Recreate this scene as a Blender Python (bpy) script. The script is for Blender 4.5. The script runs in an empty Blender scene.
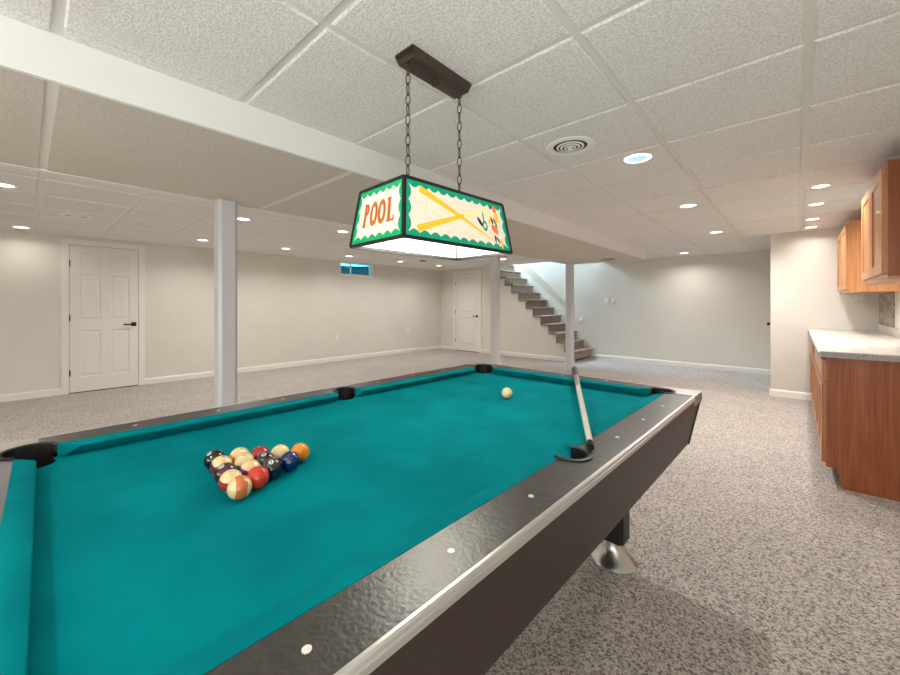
import bpy, bmesh, math, random
from math import sin, cos, pi, radians, sqrt, atan2
from mathutils import Vector, Matrix

random.seed(7)
SC = bpy.context.scene
COL = SC.collection
CEIL = 2.16

# ------------------------------------------------------------------ materials
def srgb(r, g, b):
    f = lambda c: (c / 255 / 12.92) if c / 255 <= 0.04045 else (((c / 255) + 0.055) / 1.055) ** 2.4
    return (f(r), f(g), f(b), 1.0)

def mat(name, col, rough=0.6, metal=0.0, spec=0.5, emit=None, estr=0.0, coat=0.0, sheen=0.0):
    m = bpy.data.materials.new(name); m.use_nodes = True
    b = m.node_tree.nodes['Principled BSDF']
    b.inputs['Base Color'].default_value = col
    b.inputs['Roughness'].default_value = rough
    b.inputs['Metallic'].default_value = metal
    b.inputs['Specular IOR Level'].default_value = spec
    b.inputs['Coat Weight'].default_value = coat
    b.inputs['Sheen Weight'].default_value = sheen
    if emit:
        b.inputs['Emission Color'].default_value = emit
        b.inputs['Emission Strength'].default_value = estr
    return m

def N(m, t, **kw):
    n = m.node_tree.nodes.new(t)
    for k, v in kw.items():
        if k in n.inputs: n.inputs[k].default_value = v
        else: setattr(n, k, v)
    return n
def L(m, a, b): m.node_tree.links.new(a, b)
def BS(m): return m.node_tree.nodes['Principled BSDF']

def noise_color(m, c1, c2, scale, lo=0.35, hi=0.65, detail=3, stretch=None, bump=0.0, bdist=0.01, bscale=None):
    """mix two colours with an object-space noise, optional bump"""
    tc = N(m, 'ShaderNodeTexCoord')
    src = tc.outputs['Object']
    if stretch:
        mp = N(m, 'ShaderNodeMapping'); mp.inputs['Scale'].default_value = stretch
        L(m, src, mp.inputs['Vector']); src = mp.outputs['Vector']
    nz = N(m, 'ShaderNodeTexNoise', Scale=scale, Detail=detail)
    L(m, src, nz.inputs['Vector'])
    cr = N(m, 'ShaderNodeValToRGB')
    cr.color_ramp.elements[0].position = lo; cr.color_ramp.elements[0].color = c1
    cr.color_ramp.elements[1].position = hi; cr.color_ramp.elements[1].color = c2
    L(m, nz.outputs['Fac'], cr.inputs['Fac'])
    L(m, cr.outputs['Color'], BS(m).inputs['Base Color'])
    if bump:
        h = nz
        if bscale:
            h = N(m, 'ShaderNodeTexNoise', Scale=bscale, Detail=2); L(m, src, h.inputs['Vector'])
        bp = N(m, 'ShaderNodeBump', Strength=bump, Distance=bdist)
        L(m, h.outputs['Fac'], bp.inputs['Height'])
        L(m, bp.outputs['Normal'], BS(m).inputs['Normal'])
    return cr

def carpet_mat(name, dark, mid, light, scale=95):
    m = mat(name, mid, 0.95, spec=0.1, sheen=0.15)
    tc = N(m, 'ShaderNodeTexCoord')
    n1 = N(m, 'ShaderNodeTexVoronoi', Scale=scale, Randomness=1.0)
    n3 = N(m, 'ShaderNodeTexNoise', Scale=scale*.35, Detail=2)
    n2 = N(m, 'ShaderNodeTexNoise', Scale=2.2, Detail=3)
    for q in (n1, n2, n3): L(m, tc.outputs['Object'], q.inputs['Vector'])
    sep = N(m, 'ShaderNodeSeparateColor'); L(m, n1.outputs['Color'], sep.inputs[0])
    ad = N(m, 'ShaderNodeMath', operation='MULTIPLY_ADD'); L(m, n3.outputs['Fac'], ad.inputs[0]); ad.inputs[1].default_value = .9
    sb = N(m, 'ShaderNodeMath', operation='SUBTRACT'); L(m, sep.outputs[0], sb.inputs[0]); sb.inputs[1].default_value = .45
    L(m, sb.outputs[0], ad.inputs[2])
    cr = N(m, 'ShaderNodeValToRGB')
    e = cr.color_ramp.elements
    e[0].position = 0.05; e[0].color = dark
    e[1].position = 0.85; e[1].color = light
    k = e.new(0.38); k.color = mid
    L(m, ad.outputs[0], cr.inputs['Fac'])
    mx = N(m, 'ShaderNodeMixRGB', blend_type='MULTIPLY'); mx.inputs['Fac'].default_value = 0.25
    c2 = N(m, 'ShaderNodeValToRGB')
    c2.color_ramp.elements[0].position = 0.35; c2.color_ramp.elements[0].color = (0.7, 0.7, 0.7, 1)
    c2.color_ramp.elements[1].position = 0.65; c2.color_ramp.elements[1].color = (1, 1, 1, 1)
    L(m, n2.outputs['Fac'], c2.inputs['Fac'])
    L(m, cr.outputs['Color'], mx.inputs['Color1']); L(m, c2.outputs['Color'], mx.inputs['Color2'])
    L(m, mx.outputs['Color'], BS(m).inputs['Base Color'])
    bp = N(m, 'ShaderNodeBump', Strength=0.15, Distance=0.004)
    L(m, n1.outputs['Distance'], bp.inputs['Height']); L(m, bp.outputs['Normal'], BS(m).inputs['Normal'])
    return m

M = {}
M['carpet'] = carpet_mat('carpet', srgb(108, 100, 94), srgb(162, 152, 145), srgb(196, 187, 179), 150)
M['stair_carpet'] = carpet_mat('stair_carpet', srgb(100, 86, 76), srgb(142, 126, 114), srgb(176, 160, 148), 90)
M['wall'] = mat('wall_paint', srgb(222, 217, 206), 0.7, spec=0.25)
noise_color(M['wall'], srgb(216, 212, 202), srgb(221, 217, 208), 1.3)
M['trim'] = mat('trim_paint', srgb(232, 228, 220), 0.4, spec=0.4)
M['white'] = mat('white_paint', srgb(242, 242, 241), 0.45, spec=0.4)
M['door'] = mat('door_paint', srgb(228, 224, 217), 0.42, spec=0.4)
M['tile'] = mat('ceiling_tile', srgb(228, 226, 222), 0.9, spec=0.1)
cr = noise_color(M['tile'], srgb(220, 218, 214), srgb(244, 243, 240), 120, 0.38, 0.6, 3, bump=0.55, bdist=0.006)
M['grid'] = mat('ceiling_grid', srgb(226, 223, 218), 0.5, spec=0.3)
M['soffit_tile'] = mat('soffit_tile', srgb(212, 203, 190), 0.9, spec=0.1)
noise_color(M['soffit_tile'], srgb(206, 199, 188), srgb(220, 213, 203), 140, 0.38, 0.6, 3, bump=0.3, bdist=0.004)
M['post'] = mat('post_paint', srgb(206, 207, 211), 0.3, spec=0.5)
M['felt'] = mat('felt', srgb(0, 128, 136), 0.95, spec=0.04, sheen=0.0)
noise_color(M['felt'], srgb(0, 114, 122), srgb(0, 134, 141), 5, 0.3, 0.7, 6, bump=0.12, bdist=0.001, bscale=500)
M['rail'] = mat('rail_vinyl', srgb(50, 45, 43), 0.33, spec=0.9)
noise_color(M['rail'], srgb(40, 36, 34), srgb(58, 52, 49), 60, 0.35, 0.65, 3, bump=0.34, bdist=0.0022, bscale=130)
M['apron'] = mat('apron_laminate', srgb(66, 52, 45), 0.42, spec=0.4)
noise_color(M['apron'], srgb(38, 29, 25), srgb(60, 47, 40), 26, 0.3, 0.7, 5, stretch=(2, 2, 10), bump=0.12, bdist=0.001)
M['alu'] = mat('brushed_aluminium', srgb(205, 203, 200), 0.33, metal=0.75)
M['casting'] = mat('corner_casting', srgb(172, 166, 157), 0.4, metal=0.6)
M['chrome'] = mat('polished_chrome', srgb(205, 203, 200), 0.3, metal=1.0)
M['black'] = mat('black_plastic', srgb(22, 21, 21), 0.45)
M['black_rough'] = mat('black_rubber', srgb(14, 13, 13), 0.7, spec=0.3)
M['pearl'] = mat('pearl_inlay', srgb(235, 232, 226), 0.3)
M['bronze'] = mat('dark_bronze', srgb(82, 69, 61), 0.4, metal=0.5)
M['lampframe'] = mat('lamp_frame', srgb(40, 42, 42), 0.5, metal=0.3)
M['hinge'] = mat('black_hardware', srgb(30, 28, 27), 0.4, metal=0.4)
M['plate'] = mat('outlet_plate', srgb(232, 230, 224), 0.4)
M['slot'] = mat('outlet_slot', srgb(70, 66, 62), 0.6)
M['lens'] = mat('light_lens', srgb(255, 252, 244), 0.5, emit=srgb(255, 246, 230), estr=6.0)
M['lens_cool'] = mat('light_lens_cool', srgb(60, 80, 100), 0.5, emit=srgb(176, 220, 250), estr=.9)
M['ring_lit'] = mat('light_ring_lit', srgb(255, 252, 244), 0.5, emit=srgb(255, 248, 236), estr=3.0)

def wood_mat(name, c1, c2, c3, rough=0.38):
    m = mat(name, c2, rough, spec=0.45, coat=0.15)
    tc = N(m, 'ShaderNodeTexCoord')
    mp = N(m, 'ShaderNodeMapping'); mp.inputs['Scale'].default_value = (13, 13, 0.8)
    L(m, tc.outputs['Object'], mp.inputs['Vector'])
    wv = N(m, 'ShaderNodeTexNoise', Scale=2.0, Detail=4, Distortion=1.6)
    L(m, mp.outputs['Vector'], wv.inputs['Vector'])
    cr = N(m, 'ShaderNodeValToRGB'); e = cr.color_ramp.elements
    e[0].position = 0.3; e[0].color = c1
    e[1].position = 0.7; e[1].color = c3
    k = e.new(0.5); k.color = c2
    L(m, wv.outputs['Fac'], cr.inputs['Fac'])
    mp2 = N(m, 'ShaderNodeMapping'); mp2.inputs['Scale'].default_value = (140, 140, 3)
    L(m, tc.outputs['Object'], mp2.inputs['Vector'])
    n2 = N(m, 'ShaderNodeTexNoise', Scale=1.0, Detail=3)
    L(m, mp2.outputs['Vector'], n2.inputs['Vector'])
    c2r = N(m, 'ShaderNodeValToRGB')
    c2r.color_ramp.elements[0].position = 0.36; c2r.color_ramp.elements[0].color = (0.72, 0.66, 0.62, 1)
    c2r.color_ramp.elements[1].position = 0.52; c2r.color_ramp.elements[1].color = (1, 1, 1, 1)
    L(m, n2.outputs['Fac'], c2r.inputs['Fac'])
    mx = N(m, 'ShaderNodeMixRGB', blend_type='MULTIPLY'); mx.inputs['Fac'].default_value = 0.6
    L(m, cr.outputs['Color'], mx.inputs['Color1']); L(m, c2r.outputs['Color'], mx.inputs['Color2'])
    L(m, mx.outputs['Color'], BS(m).inputs['Base Color'])
    return m
M['oak_dark'] = wood_mat('oak_reddish', srgb(132, 68, 34), srgb(146, 78, 41), srgb(160, 89, 49))
M['oak_door'] = wood_mat('oak_door', srgb(150, 94, 58), srgb(178, 120, 80), srgb(200, 146, 104))
M['oak_upper'] = wood_mat('oak_upper', srgb(180, 118, 70), srgb(196, 134, 84), srgb(210, 150, 100))
M['oak_shadow'] = mat('cabinet_interior', srgb(70, 32, 20), 0.7)
M['counter'] = mat('laminate_counter', srgb(226, 222, 213), 0.4)
noise_color(M['counter'], srgb(190, 186, 178), srgb(208, 204, 196), 7, 0.35, 0.65, 4, stretch=(2.5, 0.4, 1))
M['counter_edge'] = mat('counter_edge', srgb(150, 147, 143), 0.5)
noise_color(M['counter_edge'], srgb(125, 122, 120), srgb(172, 169, 165), 120)

# mosaic tiles: brick texture
mm = mat('glass_mosaic', srgb(130, 118, 105), 0.25); M['mosaic'] = mm
tc = N(mm, 'ShaderNodeTexCoord')
mp = N(mm, 'ShaderNodeMapping'); mp.inputs['Rotation'].default_value = (0, radians(90), radians(90))
L(mm, tc.outputs['Object'], mp.inputs['Vector'])
vo = N(mm, 'ShaderNodeTexVoronoi', Scale=38.0, distance='CHEBYCHEV', Randomness=0.15)
L(mm, tc.outputs['Object'], vo.inputs['Vector'])
crm = N(mm, 'ShaderNodeValToRGB'); e = crm.color_ramp.elements
crm.color_ramp.interpolation = 'CONSTANT'
e[0].position = 0; e[0].color = srgb(92, 78, 66)
e[1].position = 0.75; e[1].color = srgb(196, 188, 176)
for p_, c_ in ((0.25, srgb(148, 134, 118)), (0.5, srgb(116, 112, 106))):
    k = e.new(p_); k.color = c_
L(mm, vo.outputs['Color'], crm.inputs['Fac'])
L(mm, crm.outputs['Color'], BS(mm).inputs['Base Color'])

# ------------------------------------------------------------------ mesh builder
class MB:
    def __init__(self):
        self.v = []; self.f = []; self.mi = []; self.xf = Matrix.Identity(4); self.m = 0
    def add(self, verts, faces):
        o = len(self.v)
        self.v += [self.xf @ Vector(p) for p in verts]
        for f in faces:
            self.f.append([i + o for i in f]); self.mi.append(self.m)
    def box(self, x0, x1, y0, y1, z0, z1):
        self.add([(x0,y0,z0),(x1,y0,z0),(x1,y1,z0),(x0,y1,z0),(x0,y0,z1),(x1,y0,z1),(x1,y1,z1),(x0,y1,z1)],
                 [(0,3,2,1),(4,5,6,7),(0,1,5,4),(1,2,6,5),(2,3,7,6),(3,0,4,7)])
    def frustum(self, x0, x1, y0, y1, z0, X0, X1, Y0, Y1, z1):
        self.add([(x0,y0,z0),(x1,y0,z0),(x1,y1,z0),(x0,y1,z0),(X0,Y0,z1),(X1,Y0,z1),(X1,Y1,z1),(X0,Y1,z1)],
                 [(0,3,2,1),(4,5,6,7),(0,1,5,4),(1,2,6,5),(2,3,7,6),(3,0,4,7)])
    def prism(self, pts, z0, z1):
        """polygon in XY extruded along z; concave allowed (triangulated caps)"""
        n = len(pts)
        a = sum(pts[i][0]*pts[(i+1)%n][1]-pts[(i+1)%n][0]*pts[i][1] for i in range(n))
        if a < 0: pts = pts[::-1]
        from mathutils.geometry import tessellate_polygon
        tris = tessellate_polygon([[Vector((p[0], p[1], 0)) for p in pts]])
        vs = [(p[0], p[1], z0) for p in pts] + [(p[0], p[1], z1) for p in pts]
        fs = []
        for t in tris:
            A, B, C = (Vector(pts[i]) for i in t)
            if (B-A).x*(C-A).y-(B-A).y*(C-A).x < 0: t = t[::-1]
            fs.append(tuple(i + n for i in t)); fs.append(tuple(t[::-1]))
        for i in range(n):
            j = (i+1) % n
            fs.append((i, j, j+n, i+n))
        self.add(vs, fs)
    def loft(self, rings, closed=True, caps=True):
        n = len(rings[0]); vs = [p for r in rings for p in r]; fs = []
        for k in range(len(rings)-1):
            for i in range(n if closed else n-1):
                j = (i+1) % n
                fs.append((k*n+i, k*n+j, (k+1)*n+j, (k+1)*n+i))
        if caps and closed:
            fs.append(tuple(range(n))[::-1]); fs.append(tuple((len(rings)-1)*n+i for i in range(n)))
        self.add(vs, fs)
    def lathe(self, prof, n=32, cx=0, cy=0, caps=True):
        rings = [[(cx+r*cos(2*pi*i/n), cy+r*sin(2*pi*i/n), z) for i in range(n)] for r, z in prof]
        self.loft(rings, True, caps)
    def tube(self, pts, radii, n=12):
        rings = []
        for k, p in enumerate(pts):
            p = Vector(p)
            d = (Vector(pts[min(k+1, len(pts)-1)]) - Vector(pts[max(k-1, 0)])).normalized()
            a = d.orthogonal().normalized(); 
            if k: 
                a = (prev - d*prev.dot(d)).normalized()
            prev = a
            b = d.cross(a); r = radii[k] if hasattr(radii, '__len__') else radii
            rings.append([tuple(p + a*(r*cos(2*pi*i/n)) + b*(r*sin(2*pi*i/n))) for i in range(n)])
        self.loft(rings)
    def torus(self, c, R, r, xs=1.0, zs=1.0, axis=(0,0,0), n=20, k=8):
        rot = Matrix.Rotation(axis[2], 4, 'Z')
        vs = []; fs = []
        for i in range(n):
            a = 2*pi*i/n
            for j in range(k):
                b = 2*pi*j/k
                rr = R + r*cos(b)
                q = Vector((rr*cos(a)*xs, r*sin(b), rr*sin(a)*zs))
                q = rot @ q + Vector(c); vs.append(tuple(q))
        for i in range(n):
            for j in range(k):
                fs.append((i*k+j, ((i+1)%n)*k+j, ((i+1)%n)*k+(j+1)%k, i*k+(j+1)%k))
        self.add(vs, fs)
    def build(self, name, mats, parent=None, smooth=False, bevel=0, auto=None):
        me = bpy.data.meshes.new(name)
        me.from_pydata([tuple(p) for p in self.v], [], self.f)
        if not isinstance(mats, (list, tuple)): mats = [mats]
        for m in mats: me.materials.append(m)
        me.polygons.foreach_set('material_index', self.mi)
        bm = bmesh.new(); bm.from_mesh(me)
        bmesh.ops.recalc_face_normals(bm, faces=bm.faces)
        if bevel:
            bmesh.ops.remove_doubles(bm, verts=bm.verts, dist=1e-5)
            es = [e for e in bm.edges if len(e.link_faces) == 2 and e.calc_face_angle(0) > radians(30)]
            bmesh.ops.bevel(bm, geom=es, offset=bevel, segments=2, profile=0.5, affect='EDGES', clamp_overlap=True)
        bm.to_mesh(me); bm.free()
        if smooth or bevel:
            for p in me.polygons: p.use_smooth = True
            me.set_sharp_from_angle(angle=radians(auto or 40))
        o = bpy.data.objects.new(name, me); COL.objects.link(o)
        if parent: o.parent = parent
        return o

def thing(name, label, cat, loc=(0,0,0), rz=0, group=None):
    o = bpy.data.objects.new(name, None); COL.objects.link(o)
    o.empty_display_size = 0.1
    o.location = loc; o.rotation_euler = (0, 0, rz)
    o['label'] = label; o['category'] = cat
    if group: o['group'] = group
    return o
def tag(o, label, cat, group=None):
    o['label'] = label; o['category'] = cat
    if group: o['group'] = group
    return o
def struct(o, label, cat):
    o['kind'] = 'structure'; o['label'] = label; o['category'] = cat
    return o
def arc(cx, cy, r, a0, a1, n=14):
    return [(cx + r*cos(radians(a0+(a1-a0)*i/n)), cy + r*sin(radians(a0+(a1-a0)*i/n))) for i in range(n+1)]

# ------------------------------------------------------------------ room shell
XL, XR, YB, YF, YS, YP, XP = -7.35, 0.72, -3.0, 8.65, 7.73, 6.67, -0.262
b = MB(); b.box(XL-.15, XR+.15, YB-.15, YF+.15, -.1, 0)
struct(b.build('floor', M['carpet']), 'speckled beige grey carpet covering the basement floor', 'floor')

# left wall with window hole
WY0, WY1, WZ0, WZ1 = 4.58, 5.42, 1.875, 2.16
b = MB()
b.box(XL-.15, XL, YB, WY0, 0, CEIL+.06); b.box(XL-.15, XL, WY1, YF, 0, CEIL+.06)
b.box(XL-.15, XL, WY0, WY1, 0, WZ0); b.box(XL-.15, XL, WY0, WY1, WZ1, CEIL+.06)
struct(b.build('wall_left', M['wall']), 'long cream wall on the left with a door and a small high window', 'wall')
b = MB(); b.box(XL-.15, XP+.05, YF, YF+.15, 0, 4.4)
struct(b.build('wall_far', M['wall']), 'far cream wall behind the staircase, with light switches', 'wall')
b = MB(); b.box(XP, XR+.3, YP, YF+.15, 0, CEIL+.06)
struct(b.build('wall_partition', M['wall'], bevel=.004), 'short cream wall at the end of the kitchen counter', 'wall')
b = MB(); b.box(XR, XR+.15, YB, YP, 0, CEIL+.06)
struct(b.build('wall_right', M['wall']), 'cream wall behind the kitchen cabinets on the right', 'wall')
b = MB(); b.box(XL-.15, XR+.15, YB-.15, YB, 0, CEIL+.06)
struct(b.build('wall_back', M['wall']), 'cream wall at the camera end of the basement', 'wall')

# stairs geometry
RUN, RISE, NX, NZ = .190, .1835, -3.445, .238
NST = 12
def nose(k): return NX - RUN*k, NZ + RISE*k
# stair wall polygon (x,z) in plane y=YS
pts = [(XL, 0), (NX-.048, 0)]
for k in range(NST):
    x, z = nose(k)
    pts += [(x-.048, z-.043), (x-.048-RUN, z-.043)]
    if z > CEIL: break
xe = pts[-1][0]
pts = [p for p in pts if p[1] < CEIL+.0]
xt = pts[-1][0]
pts += [(xt, CEIL+.05), (XL, CEIL+.05)]
b = MB(); b.xf = Matrix(((1,0,0,0),(0,0,1,0),(0,1,0,0),(0,0,0,1)))
b.prism(pts, YS, YS+.08)
struct(b.build('wall_stair', M['wall']), 'cream wall under the open side of the staircase', 'wall')

# ceiling : individual lay-in tiles (tegular) + grid, one object each
def tile_field(b, xs, ys, zface=CEIL, rec=.008, gap=.0145, bev=.006, x_edges=None):
    for i in range(len(xs)-1):
        for j in range(len(ys)-1):
            x0, x1, y0, y1 = xs[i]+gap, xs[i+1]-gap, ys[j]+gap, ys[j+1]-gap
            if x1-x0 < .03 or y1-y0 < .03: continue
            z1 = zface+rec+.02
            b.add([(x0,y0,z1),(x1,y0,z1),(x1,y1,z1),(x0,y1,z1),
                   (x0,y0,zface+bev*.6),(x1,y0,zface+bev*.6),(x1,y1,zface+bev*.6),(x0,y1,zface+bev*.6),
                   (x0+bev,y0+bev,zface),(x1-bev,y0+bev,zface),(x1-bev,y1-bev,zface),(x0+bev,y1-bev,zface)],
                  [(0,1,5,4),(1,2,6,5),(2,3,7,6),(3,0,4,7),(4,5,9,8),(5,6,10,9),(6,7,11,10),(7,4,8,11),(8,11,10,9)])
ygrid = [YB] + [1.29+.61*k for k in range(-7, 13) if YB+.1 < 1.29+.61*k < YF-.05] + [YF]
xg_right = [-1.879, -1.187, -.577, .033, .643, XR]
xg_left = [XL] + [-1.785-.61*k for k in range(9, 1, -1)] 
b = MB()
tile_field(b, xg_right[:], ygrid)
# narrow rebated strips of tile along the soffit
for j in range(len(ygrid)-1):
    b.box(-1.94, -1.868, ygrid[j]+.02, ygrid[j+1]-.02, CEIL+.004, CEIL+.03)
yl = [y for y in ygrid if y < YS-.1] + [YS]
tile_field(b, xg_left + [-2.9], yl)
# ceiling beyond the soffit end, between the stair opening and the far wall
tile_field(b, [-3.2, -2.6, -1.94], [7.2, 7.69, 8.3, YF])
ceil = b.build('ceiling', M['tile'])
struct(ceil, 'suspended ceiling of white pebbled two foot tiles', 'ceiling')
b = MB()
b.box(-3.2, XR, YB, YF, CEIL+.009, CEIL+.04)
g = b.build('ceiling_grid', M['grid'], parent=ceil)
b = MB(); b.box(XL, -3.2, YB, YS, CEIL+.007, CEIL+.04)
b.build('ceiling_grid', M['trim'], parent=ceil)
# backing slab that closes the room above, with the stair opening left free
b = MB()
b.box(-3.2, XR+.15, YB-.15, YF+.15, CEIL+.041, CEIL+.16)
b.box(XL-.15, -3.2, YB-.15, YS, CEIL+.041, CEIL+.16)
struct(b.build('ceiling_slab', M['wall']), 'slab over the tiled ceiling', 'ceiling')
# stairwell shaft above the opening
b = MB()
b.box(XL-.15, -3.2, YS, YS+.08, CEIL+.161, 4.4)
b.box(-3.2, -3.1, YS, YF, CEIL+.161, 4.4)
b.box(XL-.15, XL, YS, YF, CEIL+.06, 4.4)
b.box(XL-.15, -3.1, YS, YF, 4.4, 4.5)
struct(b.build('wall_stairwell', M['wall']), 'walls of the stairwell shaft above the basement ceiling', 'wall')

# soffit (boxed beam) : white right face, tiled underside, left lip
SX0, SX1, SY1, SZ = -3.34, -1.94, 7.2, 2.0
b = MB()
b.m = 0; b.box(SX1-.02, SX1, YB, SY1, SZ, CEIL+.008)           # white face
b.box(SX0, SX1-.02, SY1-.02, SY1, SZ, CEIL+.008)
b.box(SX0, SX0+.02, YB, SY1-.02, SZ, CEIL+.008)
sof = b.build('soffit', M['white'])
struct(sof, 'long white boxed soffit running under the ceiling above the posts', 'soffit')
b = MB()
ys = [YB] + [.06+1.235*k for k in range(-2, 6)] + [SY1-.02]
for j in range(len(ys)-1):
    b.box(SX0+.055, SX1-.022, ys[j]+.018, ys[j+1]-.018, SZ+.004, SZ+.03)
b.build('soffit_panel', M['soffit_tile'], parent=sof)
b = MB()
b.box(SX0+.02, SX0+.055, YB, SY1-.02, SZ, SZ+.02)
b.box(SX0+.02, SX1-.02, YB, SY1-.02, SZ+.009, SZ+.02)
b.build('soffit_grid', M['trim'], parent=sof)

# baseboards
def baseboard(name, segs, label):
    b = MB()
    for (x0, y0, x1, y1, nx, ny) in segs:
        t = .014
        prof = [(0, 0), (t, 0), (t, .07), (t*.55, .088), (0, .092)]
        r0 = [(x0+nx*p, y0+ny*p, z) for p, z in prof]; r1 = [(x1+nx*p, y1+ny*p, z) for p, z in prof]
        b.loft([r0, r1])
    struct(b.build(name, M['trim']), label, 'baseboard')
D1A, D1B = .385, 1.122          # door 1 slab on left wall (y)
D2A, D2B = -6.80, -6.00         # door 2 slab on stair wall (x)
CW = .075
baseboard('baseboard_left', [(XL, YB, XL, D1A-CW, 1, 0), (XL, D1B+CW, XL, YS, 1, 0)], 'white baseboard along the left wall')
baseboard('baseboard_stair', [(XL+.014, YS, D2A-CW, YS, 0, -1), (D2B+CW, YS, NX-.06, YS, 0, -1)], 'white baseboard along the wall under the stairs')
baseboard('baseboard_far', [(NX+.03, YF, XP, YF, 0, -1)], 'white baseboard along the far wall')
baseboard('baseboard_partition', [(XP-.0, YP, .20, YP, 0, -1), (XP, YP, XP, YF-.02, -1, 0)], 'white baseboard round the short wall by the kitchen')

# ------------------------------------------------------------------ panelled slabs
def paneled(b, W, H, D, panels, depth=.008, slope=.02, raised=False):
    """slab x 0..W, z 0..H, y 0(front)..D ; panels = rects recessed into the front"""
    xs = sorted({0, W} | {p[0] for p in panels} | {p[1] for p in panels})
    zs = sorted({0, H} | {p[2] for p in panels} | {p[3] for p in panels})
    inside = lambda x, z: any(p[0] < x < p[1] and p[2] < z < p[3] for p in panels)
    for i in range(len(xs)-1):
        for j in range(len(zs)-1):
            if not inside((xs[i]+xs[i+1])/2, (zs[j]+zs[j+1])/2):
                b.add([(xs[i],0,zs[j]),(xs[i+1],0,zs[j]),(xs[i+1],0,zs[j+1]),(xs[i],0,zs[j+1])], [(0,1,2,3)])
    for x0, x1, z0, z1 in panels:
        rings = []
        offs = [(0, 0), (slope*.45, depth), (slope, depth)]
        if raised: offs += [(slope*2.2, depth*.25)]
        for o, d in offs:
            rings.append([(x0+o, d, z0+o), (x1-o, d, z0+o), (x1-o, d, z1-o), (x0+o, d, z1-o)])
        b.loft(rings, True, False); b.add(rings[-1], [(0,1,2,3)])
    b.add([(0,0,0),(W,0,0),(W,0,H),(0,0,H),(0,D,0),(W,D,0),(W,D,H),(0,D,H)],
          [(4,7,6,5),(0,4,5,1),(1,5,6,2),(2,6,7,3),(3,7,4,0)])

def room_door(name, xf, W, H, handle_x, lever_dir, label, panels, hinge_x):
    """xf maps local (x along, y into wall, z up) to world; front face at y=-.006"""
    b = MB(); b.xf = xf @ Matrix.Translation((0, -.014, .012)); 
    paneled(b, W, H-.012, .0135, panels, .009, .022, True)
    d = struct(b.build(name, M['door']), label, 'door')
    b = MB(); b.xf = xf
    for x0, x1, z0, z1 in ((-CW-.004, -.004, 0, H+.004+CW), (W+.004, W+.004+CW, 0, H+.004+CW), (-.004, W+.004, H+.004, H+.004+CW)):
        b.box(x0, x1, -.016, 0, z0, z1)
        b.box(x0+.012 if x0 < 0 and x1 < .1 else x0, x1-.012 if x0 > .1 else x1, -.021, -.016, z0, z1-.012)
    b.build('door_frame', M['trim'], parent=d)
    b = MB(); b.xf = xf; b.box(-.0045, .0, -.005, .0, 0, H+.004); b.box(W, W+.0045, -.005, .0, 0, H+.004); b.box(-.004, W+.004, -.005, 0, H, H+.004); b.box(-.004, W+.004, -.007, 0, 0, .013)
    b.build('door_gap', M['black_rough'], parent=d)
    b = MB(); b.xf = xf
    b.lathe([(.0, -.0), (.0, .0)], 4) if False else None
    hz = .925
    b.box(handle_x-.03, handle_x+.03, -.016, -.008, hz-.03, hz+.03)
    rot = Matrix.Rotation(pi/2, 4, 'X')
    b.xf = xf @ Matrix.Translation((handle_x, 0, hz)) @ rot
    b.lathe([(.011, .012), (.011, .055)], 14)
    b.xf = xf
    x1 = handle_x + lever_dir*.115
    b.box(min(handle_x, x1)-.008, max(handle_x, x1)+.008, -.063, -.048, hz-.010, hz+.010)
    b.build('door_handle', M['hinge'], parent=d, bevel=.003)
    for z in (.28, 1.03, 1.78):
        b = MB(); b.xf = xf @ Matrix.Translation((hinge_x, -.014, z))
        b.lathe([(.008, -.045), (.008, .045)], 10)
        b.box(-.012, .012, .0, .006, -.045, .045)
        b.build('door_hinge', M['hinge'], parent=d)
    return d
def six_panels(W, H):
    s = .105*W/.75; m = .10*W/.75; pw = (W-2*s-m)/2
    out = []
    for z0, z1 in ((.20, .845), (.985, 1.62), (1.70, 1.92)):
        out += [(s, s+pw, z0, z1), (s+pw+m, W-s, z0, z1)]
    return out
# door 1 : on left wall, local x -> +Y , local -y -> +X
xf1 = Matrix(((0,-1,0,XL),(1,0,0,D1A),(0,0,1,0),(0,0,0,1)))
room_door('door_1', xf1, D1B-D1A, 2.03, (D1B-D1A)-.055, -1, 'white six panel door with black lever handle in the left wall', six_panels(D1B-D1A, 2.03), 0)
xf2 = Matrix(((1,0,0,D2A),(0,1,0,YS),(0,0,1,0),(0,0,0,1)))
W2 = D2B-D2A
room_door('door_2', xf2, W2, 2.03, W2-.06, -1, 'white two panel door in the far left corner beside the stairs',
          [(.12, W2-.12, .16, .88), (.12, W2-.12, 1.0, 1.92)], 0)
# door in the side of the partition (edge-on): slab with its knob
xf3 = Matrix(((0,1,0,XP),(-1,0,0,8.1),(0,0,1,0),(0,0,0,1)))
b = MB(); b.xf = xf3 @ Matrix.Translation((0, -.008, .012)); paneled(b, .75, 1.97, .006, six_panels(.75, 2.03), .004, .02, False)
d3 = struct(b.build('door_3', M['door']), 'white panel door in the side of the short wall near the kitchen, seen edge on', 'door')
b = MB(); b.xf = xf3 @ Matrix.Translation((.69, -.008, .93)) @ Matrix.Rotation(pi/2, 4, 'X')
b.lathe([(.025, 0), (.025, .006), (.01, .008), (.01, .03), (.022, .036), (.026, .05), (.018, .062), (.0, .064)], 18)
b.build('door_knob', M['hinge'], parent=d3, smooth=True)

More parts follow.
